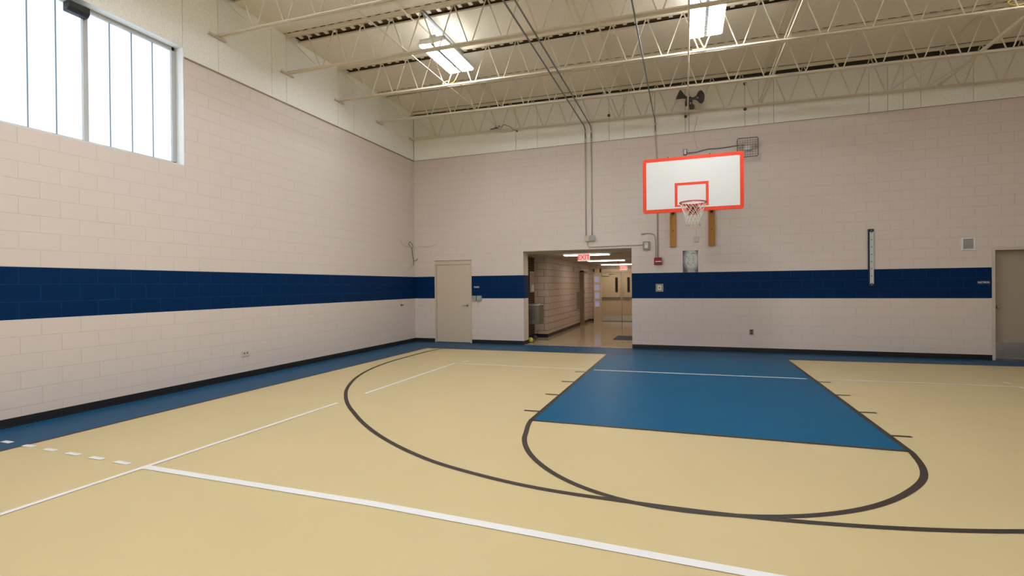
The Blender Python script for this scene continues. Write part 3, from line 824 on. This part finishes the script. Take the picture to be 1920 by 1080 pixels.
# ------------------------------------------------------------------ left door
d = struct('door_1', ((D1[0]+D1[1])/2, 0, 0))
fr = MB(); x0, x1, _, zt = D1
fr.box(x0, x0+0.05, -0.012, 0.20, 0, zt); fr.box(x1-0.05, x1, -0.012, 0.20, 0, zt); fr.box(x0+0.05, x1-0.05, -0.012, 0.20, zt-0.10, zt)
fr.build('door_frame', M_frame_t, d)
box('head_dark_strip', mat('dark_brown_strip', (0.09,0.07,0.045), .8), x0+0.0, x1+0.004, -0.006, 0.0, zt, zt+0.014, d)  # dark brown strip along the head of the frame
box('door_leaf', M_door, x0+0.054, x1-0.054, 0.006, 0.05, 0.012, zt-0.104, d, 0.002)
box('door_leak_block', M_black, x0-0.02, x1+0.02, 0.2, 0.42, -0.1, zt+0.05, d)  # unseen black box added to stop sky light leaking past the leaf
box('door_sill', M_black, x0, x1, 0.0, 0.21, -0.02, 0.001, d)
h = MB().lathe([(0,0),(0.032,0),(0.032,0.008),(0.014,0.014),(0.012,0.05),(0,0.052)], (1.617,0.006,1.03), (0,-1,0), 18)
h.tube(spline([(1.617,-0.045,1.03),(1.57,-0.05,1.03),(1.49,-0.048,1.026)]), 0.0105, 8)
h.build('lever_handle', M_steel, d)
for z in (1.92, 1.035, 0.20):
    box('hinge', M_steel, x0+0.045, x0+0.062, -0.016, 0.008, z-0.055, z+0.055, d)

# ------------------------------------------------------------------ right door
d = struct('door_2', (13.5, 0, 0))
fr = MB(); x0, x1, _, zt = D2
fr.box(x0, x0+0.05, -0.012, 0.20, 0, zt); fr.box(x1-0.05, x1, -0.012, 0.20, 0, zt); fr.box(x0+0.05, x1-0.05, -0.012, 0.20, zt-0.055, zt)
fr.build('door_frame', M_frame, d)
box('door_leaf', M_doorg, x0+0.052, x1-0.052, 0.12, 0.165, 0.012, zt-0.058, d, 0.002)
box('kick_plate', M_steel, x0+0.062, x1-0.062, 0.117, 0.12, 0.03, 0.345, d)
h = MB().lathe([(0,0),(0.03,0),(0.03,0.01),(0.012,0.014),(0.012,0.04),(0.026,0.05),(0.028,0.075),(0,0.08)], (x0+0.125,0.12,1.04), (0,-1,0), 18)
h.build('door_knob', M_steel, d)
box('threshold', M_steel, x0+0.05, x1-0.05, 0.0, 0.2, -0.02, 0.004, d)
box('door_leak_block', M_black, x0-0.02, x1+0.02, 0.2, 0.42, -0.1, zt+0.05, d)  # added out of sight behind the leaf to keep outside light from leaking in

# ------------------------------------------------------------------ basketball hoop
BX0, BX1, BY, BZ0, BZ1 = 6.463, 8.310, -2.08, 2.975, 4.055
hoop = thing('basketball_hoop', (7.39, 0, 2.43), 'wall-mounted basketball hoop with white backboard, orange border and net', 'basketball hoop')
def rrect(x0, x1, z0, z1, r, n=5):
    pts = []
    for cx_, cz_, a0 in ((x1-r, z1-r, 0), (x0+r, z1-r, 90), (x0+r, z0+r, 180), (x1-r, z0+r, 270)):
        for k in range(n+1):
            a = math.radians(a0+90*k/n); pts.append((cx_+r*math.cos(a), cz_+r*math.sin(a)))
    return pts
b = MB(); b.prism(rrect(BX0, BX1, BZ0, BZ1, 0.045), 'y', BY, BY+0.04)
border = b.build('backboard', M_orange, hoop)
face = box('backboard_face', M_board, BX0+0.068, BX1-0.068, BY-0.004, BY, BZ0+0.068, BZ1-0.068, border)
sq = MB(); sx0, sx1, sz0, sz1, w_ = 7.07, 7.69, 3.075, 3.54, 0.05
sq.box(sx0, sx1, BY-0.006, BY-0.0045, sz1-w_, sz1); sq.box(sx0, sx1, BY-0.006, BY-0.0045, sz0, sz0+w_*0.6)
sq.box(sx0, sx0+w_, BY-0.006, BY-0.0045, sz0+w_*0.6, sz1-w_); sq.box(sx1-w_, sx1, BY-0.006, BY-0.0045, sz0+w_*0.6, sz1-w_)
sq.build('target_square', M_orange, border)
RC = Vector((7.40, BY-0.39, 3.082)); RR = 0.2375
rm = MB(); rm.tube([(RC.x+RR*math.cos(a), RC.y+RR*math.sin(a), RC.z) for a in [2*math.pi*k/40 for k in range(40)]], 0.010, 8, closed=True)
rm.tube([(RC.x+(RR-0.004)*math.cos(a), RC.y+(RR-0.004)*math.sin(a), RC.z-0.018) for a in [2*math.pi*k/40 for k in range(40)]], 0.004, 6, closed=True)
ring = rm.build('rim_ring', M_rim, hoop)
M_rust = mat('rusty_bolt', (0.20,0.07,0.02), .6)
bk = MB()
bk.prism([(7.29, BY-0.004), (7.51, BY-0.004), (7.49, BY-0.155), (7.44, BY-0.165), (7.36, BY-0.165), (7.31, BY-0.155)], 'z', 3.066, 3.074)
bk.prism([(BY-0.004, 2.89), (BY-0.004, 3.07), (BY-0.14, 3.07)], 'x', 7.335, 7.343); bk.prism([(BY-0.004, 2.89), (BY-0.004, 3.07), (BY-0.14, 3.07)], 'x', 7.457, 7.465)
bk.box(7.30, 7.50, BY-0.012, BY-0.004, 2.90, 3.074)
for xx in (7.365, 7.40, 7.435): bk.tube([(xx, BY-0.012, 2.91), (xx, BY-0.15, 3.068)], 0.007, 6)
bk.build('rim_bracket', M_rim, ring)
# net: 12 hooks, crossing cords
nt_ = MB(); NS = 12
lv = [(0.0,0.236),(0.10,0.200),(0.17,0.168),(0.235,0.145),(0.30,0.132),(0.36,0.126),(0.42,0.128)]
def npt(a, i):
    dz, r = lv[i]; j = 0.006*math.sin(a*3+i)
    return (RC.x+(r+j)*math.cos(a), RC.y+(r+j)*math.sin(a), RC.z-0.012-dz+0.008*math.sin(a*2+i*1.7))
for k in range(NS):
    for s in (-1, 1):
        pts = []
        for i in range(len(lv)):
            pts.append(npt(2*math.pi*(k + s*(0.0 if i == 0 else 0.5*(i-0.0)*(1 if i else 0))*0.999)/NS, i))
        nt_.tube(pts, 0.0046, 5)
nt_.build('net', M_net, ring)
for xc in (6.985, 7.835):
    wp = box('wall_post', M_wood, xc-0.07, xc+0.07, -0.045, 0, 2.435, 4.46, hoop, 0.004)
    for z in (2.82, 4.2):
        MB().lathe([(0,0),(0.016,0),(0.016,0.01),(0,0.012)], (xc,-0.045,z), (0,-1,0), 10).build('bolt', M_rust, wp)
    ar = MB()
    ar.tube([(xc, -0.05, 3.33), (xc+ (0.12 if xc < 7.4 else -0.12), BY+0.05, 3.25)], 0.021, 10)
    ar.tube([(xc, -0.05, 4.36), (xc+ (0.12 if xc < 7.4 else -0.12), BY+0.05, 3.85)], 0.021, 10)
    ar.tube([(xc, -0.05, 4.34), (xc+ (0.12 if xc < 7.4 else -0.12), BY+0.06, 3.25)], 0.014, 8)
    ar.build('support_arm', M_grey, hoop)
    cp = MB(); cp.box(xc-0.03, xc+0.03, -0.075, -0.045, 3.20, 3.38); cp.lathe([(0,0),(0.038,0),(0.038,0.03),(0,0.032)], (xc,-0.06,3.27), (0,-1,0), 14)
    cp.build('arm_bracket', M_black, wp)
bf = MB()
for z in (3.25, 3.85): bf.box(7.0, 7.80, BY+0.04, BY+0.075, z-0.03, z+0.03)
for x in (7.10, 7.72): bf.box(x-0.03, x+0.03, BY+0.04, BY+0.075, 3.0, 4.03)
bf.build('back_frame', M_grey, hoop)
for x in (6.95, 7.72): MB().tube([(x, BY+0.02, BZ1-0.001), (x, BY+0.02, BZ1+0.018)], 0.012, 8).build('top_bolt', M_black, border)

# ------------------------------------------------------------------ caged emergency light, its cable and box
g = thing('wire_cage', (8.59, 0, 4.37), 'dark wire guard cage behind the upper right corner of the backboard', 'guard cage')
cg = MB(); cx0, cx1, cz0, cz1, yd = 8.375, 8.795, 4.385, 4.805, -0.16
cg.tube([(p_[0], yd, p_[1]) for p_ in rrect(cx0, cx1, cz0, cz1, 0.03)], 0.0085, 6, closed=True)
cg.build('cage_frame', M_wire, g)
cw = MB()
for i in range(1, 8):
    x = cx0+(cx1-cx0)*i/8; cw.tube([(x,yd,cz0),(x,yd,cz1)], 0.0026, 5)
    z = cz0+(cz1-cz0)*i/8; cw.tube([(cx0,yd,z),(cx1,yd,z)], 0.0026, 5)
for x in (cx0, cx1):
    for z in (cz0+0.03, cz1-0.03): cw.tube([(x,yd,z),(x,0,z)], 0.004, 5)
cw.build('cage_wire', M_wire, g)
g = thing('emergency_light', (8.60, 0, 4.55), 'white two-lamp emergency light inside the wire cage', 'emergency light')
box('light_body', M_white, 8.52, 8.68, -0.07, 0, 4.56, 4.66, g, 0.01)
for x, dx in ((8.46, -0.5), (8.735, 0.5)):
    MB().lathe([(0,0),(0.02,0),(0.036,0.03),(0.04,0.05),(0.034,0.052),(0,0.045)], (x,-0.05,4.645), (dx,-1,-0.15), 14).build('lamp_head', M_greyw, g)
cable(spline([(7.30,-0.03,4.625),(7.42,-0.02,4.625),(7.55,-0.02,4.635),(7.75,-0.02,4.675),(8.05,-0.02,4.670),(8.35,-0.02,4.69),(8.53,-0.02,4.69)]), 0.0115, M_galv,
      'grey flexible conduit along the wall above the backboard to the caged light', 'flexible_conduit', 'conduit')
g = thing('outlet_box', (7.265, 0, 4.59), 'small white outlet box with dark edge above the backboard', 'outlet box')
box('box_body', M_black, 7.232, 7.308, -0.03, 0, 4.585, 4.720, g)
box('cover_plate', M_white, 7.244, 7.296, -0.036, -0.03, 4.597, 4.708, g)
cable(spline([(7.545,-0.02,5.45),(7.50,-0.012,5.25),(7.472,-0.01,5.12)]), 0.004, M_redwire, 'thin red wire hanging from the horn speakers down the upper panel', 'signal_wire')
cable(spline([(7.472,-0.012,5.12),(7.46,-0.01,5.02),(7.51,-0.01,4.83),(7.545,-0.01,4.66)]), 0.004, M_pconduit, 'thin wall-coloured wire down to the flexible conduit above the backboard', 'signal_wire')

# ------------------------------------------------------------------ horn speakers
def horn(loc, axis, rb, label, stub):
    ax = Vector(axis).normalized(); o_ = Vector(loc)
    g = thing('horn_speaker', loc, label, 'loudspeaker', 'horn speakers on the back wall')
    MB().lathe([(0.022,0.0),(0.03,0.05),(0.05,0.11),(0.085,0.17),(rb,0.225),(rb+0.006,0.23),(rb+0.002,0.222),(0.078,0.165),(0.045,0.11),(0.028,0.06),(0.0,0.05)], o_, ax, 28).build('horn_bell', M_horn, g)
    MB().lathe([(0,-0.13),(0.045,-0.13),(0.052,-0.12),(0.052,-0.03),(0.03,-0.02),(0.022,0.02),(0,0.02)], o_, ax, 20).build('driver', M_horn, g)
    MB().lathe([(0,0.06),(0.026,0.08),(0.03,0.13),(0.02,0.16),(0,0.165)], o_, ax, 16).build('phase_plug', M_greyw, g)
    b = MB().box(o_.x-0.012, o_.x+0.012, o_.y, -0.001, o_.z-0.05, o_.z-0.03); b.box(o_.x-0.05, o_.x+0.05, -0.012, -0.001, o_.z-0.10, o_.z+0.02); b.build('bracket', M_wire, g)
    return g
horn((7.42, -0.42, 5.74), (0.80, -0.55, -0.12), 0.135, 'round grey horn speaker on the back wall facing right', 0)
horn((7.33, -0.24, 5.83), (-0.80, -0.25, 0.35), 0.11, 'grey horn speaker on the back wall facing left behind the pipe', 0)
o = MB().lathe([(0,0),(0.04,0),(0.05,0.02),(0.05,0.08),(0.03,0.10),(0,0.1)], (7.43,-0.14,5.60), (0,0,1), 16).build('speaker_transformer', M_wire)
tag(o, 'dark round transformer hanging under the horn speakers', 'transformer')
cable(spline([(6.95,-0.20,5.63),(7.10,-0.30,5.72),(7.25,-0.35,5.745),(7.40,-0.36,5.74),(7.52,-0.33,5.66),(7.60,-0.22,5.62),(7.72,-0.14,5.57)]), 0.009, M_joist, 'beige flexible cable draped across the horn speakers', 'flexible_cable')

# small gear on the back joist
g = thing('ceiling_bracket', (2.75, -0.2, 5.64), 'tangled small bracket and wires on the back joist, left half', 'bracket')
MB().bar((2.42,-0.2,5.685), (2.60,-0.2,5.70), 0.02, 0.02).bar((2.58,-0.2,5.70), (2.68,-0.2,5.72), 0.03, 0.03).build('rod', M_wire, g)
MB().tube(spline([(2.55,-0.2,5.70),(2.58,-0.2,5.75),(2.64,-0.2,5.69),(2.68,-0.2,5.76),(2.74,-0.2,5.70),(2.80,-0.2,5.76),(2.90,-0.2,5.73),(3.0,-0.2,5.68),(3.06,-0.2,5.60),(3.17,-0.2,5.57)]), 0.007, 6).build('wire', M_wire, g)
MB().tube(spline([(2.70,-0.2,5.60),(2.76,-0.2,5.565),(2.9,-0.2,5.56),(3.05,-0.2,5.565),(3.08,-0.2,5.59)]), 0.006, 6).build('hanging_loop', M_pconduit, g)
MB().lathe([(0,0),(0.022,0),(0.022,0.03),(0,0.032)], (3.16,-0.16,5.565), (0,-1,0), 12).build('end_knob', M_wire, g)
for x, z, lab in ((5.50, 5.735, 'small dark box on the upper back panel between the conduits'), (8.555, 6.075, 'small dark knob on the upper back panel above the cage'),
                  (8.556, 5.50, 'small dark fitting under the back joist above the cage'), (7.285, 5.49, 'small dark fitting under the back joist below the horn speakers')):
    o = MB().lathe([(0,0),(0.036,0),(0.032,0.03),(0.02,0.045),(0,0.05)], (x,-0.0,z), (0,-1,0), 12).build('panel_fitting', M_wire); tag(o, lab, 'fitting')

# ------------------------------------------------------------------ hall beyond the opening
HY0, HY1, HZ = WT, 8.84, 2.395
HXB, HXL, HXR = 2.95, 3.35, 6.35
tag(MB().box(2.6, 6.6, 0.0, HY1+0.3, -0.12, 0.0).build('floor', M_hallfl), kind='structure')
tag(MB().box(OPEN[0], OPEN[1], -0.02, 0.012, 0.0, 0.006).build('trim_4', M_steel), kind='structure')
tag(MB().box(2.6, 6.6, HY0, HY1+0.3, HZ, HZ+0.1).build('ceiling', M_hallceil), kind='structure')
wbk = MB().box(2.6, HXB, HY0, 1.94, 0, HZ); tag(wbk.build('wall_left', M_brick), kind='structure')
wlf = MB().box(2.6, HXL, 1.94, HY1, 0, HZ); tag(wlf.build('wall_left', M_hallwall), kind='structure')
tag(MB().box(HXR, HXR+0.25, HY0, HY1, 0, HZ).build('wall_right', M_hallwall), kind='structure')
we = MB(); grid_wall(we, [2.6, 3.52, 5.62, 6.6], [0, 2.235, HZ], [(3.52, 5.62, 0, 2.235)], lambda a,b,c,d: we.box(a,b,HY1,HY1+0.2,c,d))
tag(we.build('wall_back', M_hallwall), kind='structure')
hb = MB(); hb.box(HXL, HXL+0.010, 1.93, 6.69, 0, 0.10); hb.box(HXB, HXL+0.010, 1.930, 1.94, 0, 0.10); hb.box(HXL, HXL+0.01, 7.1, HY1, 0, 0.1); hb.box(HXL, 3.52, HY1-0.01, HY1, 0, 0.1); hb.box(HXB, HXB+0.01, HY0, 1.93, 0, 0.1)
tag(hb.build('baseboard_left', M_hallbase), kind='structure')
# brown frame standing out of the left hall wall
hf = struct('door_4', (3.4, 6.9, 0))
MB().box(HXL-0.02, 3.50, 6.80, 6.92, 0, 2.10).box(HXL, 3.50, 6.80, 7.9, 2.06, 2.12).build('door_frame', M_hframe, hf)
# double doors at the end
dd = struct('door_3', (4.5, HY1, 0))
f = MB(); yf0, yf1 = HY1-0.03, HY1+0.12
f.box(3.52, 3.565, yf0, yf1, 0, 2.235); f.box(3.785, 3.855, yf0, yf1, 0, 2.235); f.box(5.56, 5.62, yf0, yf1, 0, 2.235)
f.box(3.52, 5.62, yf0, yf1, 2.09, 2.235)
f.box(3.565, 3.785, yf0+0.02, yf1, 0, 0.62)
for z in (0.895, 1.225, 1.555, 1.90): pass
zs = [0.62, 0.87, 0.975, 1.225, 1.325, 1.57, 1.68, 1.93, 2.09]
for a, b_ in ((0.87, 0.975), (1.225, 1.325), (1.57, 1.68), (1.93, 2.09)): f.box(3.565, 3.785, yf0+0.02, yf1, a, b_)
f.build('door_frame', M_frame_t, dd)
for a, b_ in ((0.62, 0.87), (0.975, 1.225), (1.325, 1.57), (1.68, 1.93)):
    box('glowing_sidelight_pane', M_sidelite_glow, 3.565, 3.785, HY1+0.03, HY1+0.04, a, b_, dd)
M_hdoor = mat('hall_beige_door', (0.56, 0.45, 0.30), 0.4)
for x0_, x1_, wx0, wx1 in ((3.858, 4.70, 4.435, 4.545), (4.712, 5.558, 4.935, 5.045)):
    lf = MB(); grid_wall(lf, [x0_, wx0, wx1, x1_], [0.01, 1.23, 1.865, 2.085], [(wx0, wx1, 1.23, 1.865)], lambda a,b,c,d: lf.box(a,b,HY1+0.01,HY1+0.055,c,d))
    leaf = lf.build('door_leaf', M_hdoor, dd)
    o = box('glass_panel', M_darkglass, wx0, wx1, HY1+0.03, HY1+0.036, 1.23, 1.865, leaf)
    o = box('kick_plate', M_steel, x0_+0.03, x1_-0.03, HY1+0.006, HY1+0.01, 0.03, 0.245, leaf)
    o = MB().box(x0_+0.03, x1_-0.05, HY1-0.06, HY1-0.01, 0.985, 1.03).box(x0_+0.03, x0_+0.09, HY1-0.05, HY1+0.01, 0.98, 1.035).box(x1_-0.12, x1_-0.05, HY1-0.055, HY1+0.01, 0.97, 1.045).build('push_bar', M_grey, leaf)
    vx = x1_-0.06 if x0_ < 4 else x0_+0.06
    o = MB().tube([(vx, HY1-0.02, 1.04), (vx, HY1-0.02, 2.06)], 0.010, 6).box(vx-0.025, vx+0.025, HY1-0.05, HY1+0.01, 1.03, 1.09).box(vx-0.018, vx+0.018, HY1-0.04, HY1+0.01, 1.99, 2.06).build('vertical_rod', M_greyw, leaf)
MB().box(3.90, 4.20, HY1-0.06, HY1+0.01, 1.93, 2.01).bar((4.15, HY1-0.03, 2.02), (4.45, HY1-0.10, 2.04), 0.02, 0.02, (0,0,1)).build('door_closer', M_greyw, dd)
box('door_gap_backing', M_black, 3.56, 5.6, HY1+0.06, HY1+0.11, 0, 2.09, dd)
box('center_gap', M_black, 4.70, 4.712, HY1+0.02, HY1+0.05, 0.01, 2.085, dd)

# hall lights
for x0_, y0_, lab in ((4.12, 0.80, 'nearest'), (4.12, 4.30, 'middle'), (4.02, 7.75, 'farthest')):
    g = thing('strip_light', (x0_+0.6, y0_+0.3, HZ), lab + ' lit ceiling light in the hall beyond the opening', 'ceiling light', 'hall ceiling lights')
    box('housing', M_white, x0_, x0_+1.22, y0_, y0_+0.30, HZ-0.02, HZ-0.001, g)
    box('lens', M_hlens, x0_+0.01, x0_+1.21, y0_+0.01, y0_+0.29, HZ-0.04, HZ-0.02, g, 0.006)

def exit_sign(x0, x1, z0, z1, y, label, stem=True):
    g = thing('exit_sign', ((x0+x1)/2, y, z0), label, 'exit sign', None)
    box('sign_body', M_exitbody, x0, x1, y, y+0.045, z0, z1, g, 0.004)
    text('sign_lettering', 'EXIT', M_exitred, (z1-z0)*0.90, ((x0+x1)/2, y-0.003, (z0+z1)/2-0.002), FRONT, g, 0.002, 0.78*(x1-x0)/0.33*0.235/(z1-z0), 0.0045)
    box('mounting_stem', M_white, (x0+x1)/2-0.02, (x0+x1)/2+0.02, y+0.012, y+0.032, z1, HZ, g)
    return g
exit_sign(4.562, 4.880, 2.187, 2.375, 0.60, 'near red-lettered EXIT sign hanging at the hall opening')
exit_sign(4.640, 4.952, 2.165, 2.345, HY1-0.10, 'far red-lettered EXIT sign above the double doors')

g = thing('ceiling_vent', (5.5, 0.9, HZ), 'dark slotted vent in the hall ceiling near the first light', 'vent')
box('vent_frame', M_greyw, 5.38, 5.74, 0.80, 0.98, HZ-0.008, HZ, g); box('vent_slot', M_grey, 5.41, 5.71, 0.83, 0.95, HZ-0.012, HZ-0.008, g)
o = MB().lathe([(0,0),(0.05,0),(0.04,0.03),(0.012,0.04),(0.012,0.055),(0,0.056)], (4.98, 5.6, HZ), (0,0,-1), 14).build('smoke_detector', mat('reddish_detector', (0.35,0.10,0.06), .5)); tag(o, 'small reddish detector on the hall ceiling', 'detector')

# drinking fountain
g = thing('drinking_fountain', (3.2, 0.92, 0.47), 'olive-grey wall-mounted drinking fountain beside the brick in the hall', 'drinking fountain')
MB().box(HXB, 3.46, 0.70, 1.16, 0.485, 1.0).build('cabinet', M_fount, g, 0.01)
MB().box(HXB, 3.485, 0.685, 1.175, 1.0, 1.03).build('basin', M_steel, g, 0.006)
lo = MB()
for i in range(6): lo.box(2.98+i*0.062, 3.02+i*0.062, 0.692, 0.70, 0.60, 0.90)
lo.build('louvre', M_fdark, g)
MB().tube(spline([(3.38,0.86,1.03),(3.38,0.86,1.07),(3.42,0.86,1.075)]), 0.012, 8).tube(spline([(3.38,1.02,1.03),(3.38,1.02,1.07),(3.42,1.02,1.075)]), 0.012, 8).tube([(3.45,0.75,1.03),(3.45,0.75,1.05)], 0.02, 10).build('bubbler', M_chrome, g)

g = thing('notice_frame', (HXB, 1.68, 1.37), 'framed notice on the dark brick wall inside the opening', 'notice')
box('frame', M_greyw, HXB, HXB+0.02, 1.50, 1.86, 1.36, 1.97, g); box('notice_sheet', mat('notice_print', (0.45,0.30,0.24), .6), HXB+0.02, HXB+0.022, 1.53, 1.83, 1.55, 1.94, g); box('paper_slip', M_white, HXB+0.02, HXB+0.025, 1.66, 1.80, 1.38, 1.58, g)

g = thing('recessed_plate', (HXL, 6.4, 0.6), 'tall steel plate on the left hall wall beside the brown frame', 'wall plate')
box('plate', M_steel, HXL, HXL+0.012, 6.10, 6.62, 0.58, 1.36, g); box('plate_recess', M_grey, HXL+0.012, HXL+0.014, 6.18, 6.54, 0.64, 1.30, g)
o = box('hall_outlet', M_greyw, HXL, HXL+0.008, 4.83, 4.92, 0.40, 0.53); tag(o, 'pale outlet plate low on the left hall wall', 'outlet')
o = box('hall_sensor', M_grey, HXL, HXL+0.02, 5.57, 5.63, 2.06, 2.19); tag(o, 'small grey sensor high on the left hall wall', 'sensor')
o = box('hall_switch', M_wire, HXL, HXL+0.02, 7.55, 7.65, 1.2, 1.36); tag(o, 'small dark switch beyond the brown frame on the left hall wall', 'switch')

# floor mat
o = MB().box(5.30, 6.30, 1.80, 2.85, 0.0, 0.010).build('floor_mat', M_mat, None, 0.003); tag(o, 'blue-grey floor mat on the polished hall floor', 'mat')

# balls
def ball_mat(name, c1, c2, sc):
    m = mat(name, c1, 0.45); nt = m.node_tree
    tc = nt.nodes.new('ShaderNodeTexCoord'); v = nt.nodes.new('ShaderNodeTexVoronoi'); v.inputs['Scale'].default_value = sc
    r = nt.nodes.new('ShaderNodeValToRGB'); r.color_ramp.elements[0].color = (*c2, 1); r.color_ramp.elements[0].position = 0.16; r.color_ramp.elements[1].color = (*c1, 1); r.color_ramp.elements[1].position = 0.24
    nt.links.new(tc.outputs['Object'], v.inputs[0]); nt.links.new(v.outputs[0], r.inputs[0]); nt.links.new(r.outputs[0], nt.nodes['Principled BSDF'].inputs['Base Color'])
    return m
def ball(loc, r, m, label):
    prof = [(r*math.sin(math.pi*k/20), -r*math.cos(math.pi*k/20)) for k in range(21)]; prof[0] = (0, -r); prof[-1] = (0, r)
    o = MB().lathe(prof, (0,0,0), (0,0,1), 28).build('play_ball', m); o.location = loc; tag(o, label, 'ball'); return o
ball((3.268, 0.52+0.0, 0.075), 0.072, ball_mat('spotted_green_ball', (0.42, 0.48, 0.06), (0.03, 0.05, 0.01), 14), 'yellow-green spotted ball on the floor at the left edge of the opening')
ball((3.12, 1.40, 0.06), 0.058, ball_mat('dark_green_ball', (0.10, 0.10, 0.03), (0.25, 0.25, 0.1), 22), 'small dark olive ball in the shadow under the drinking fountain')
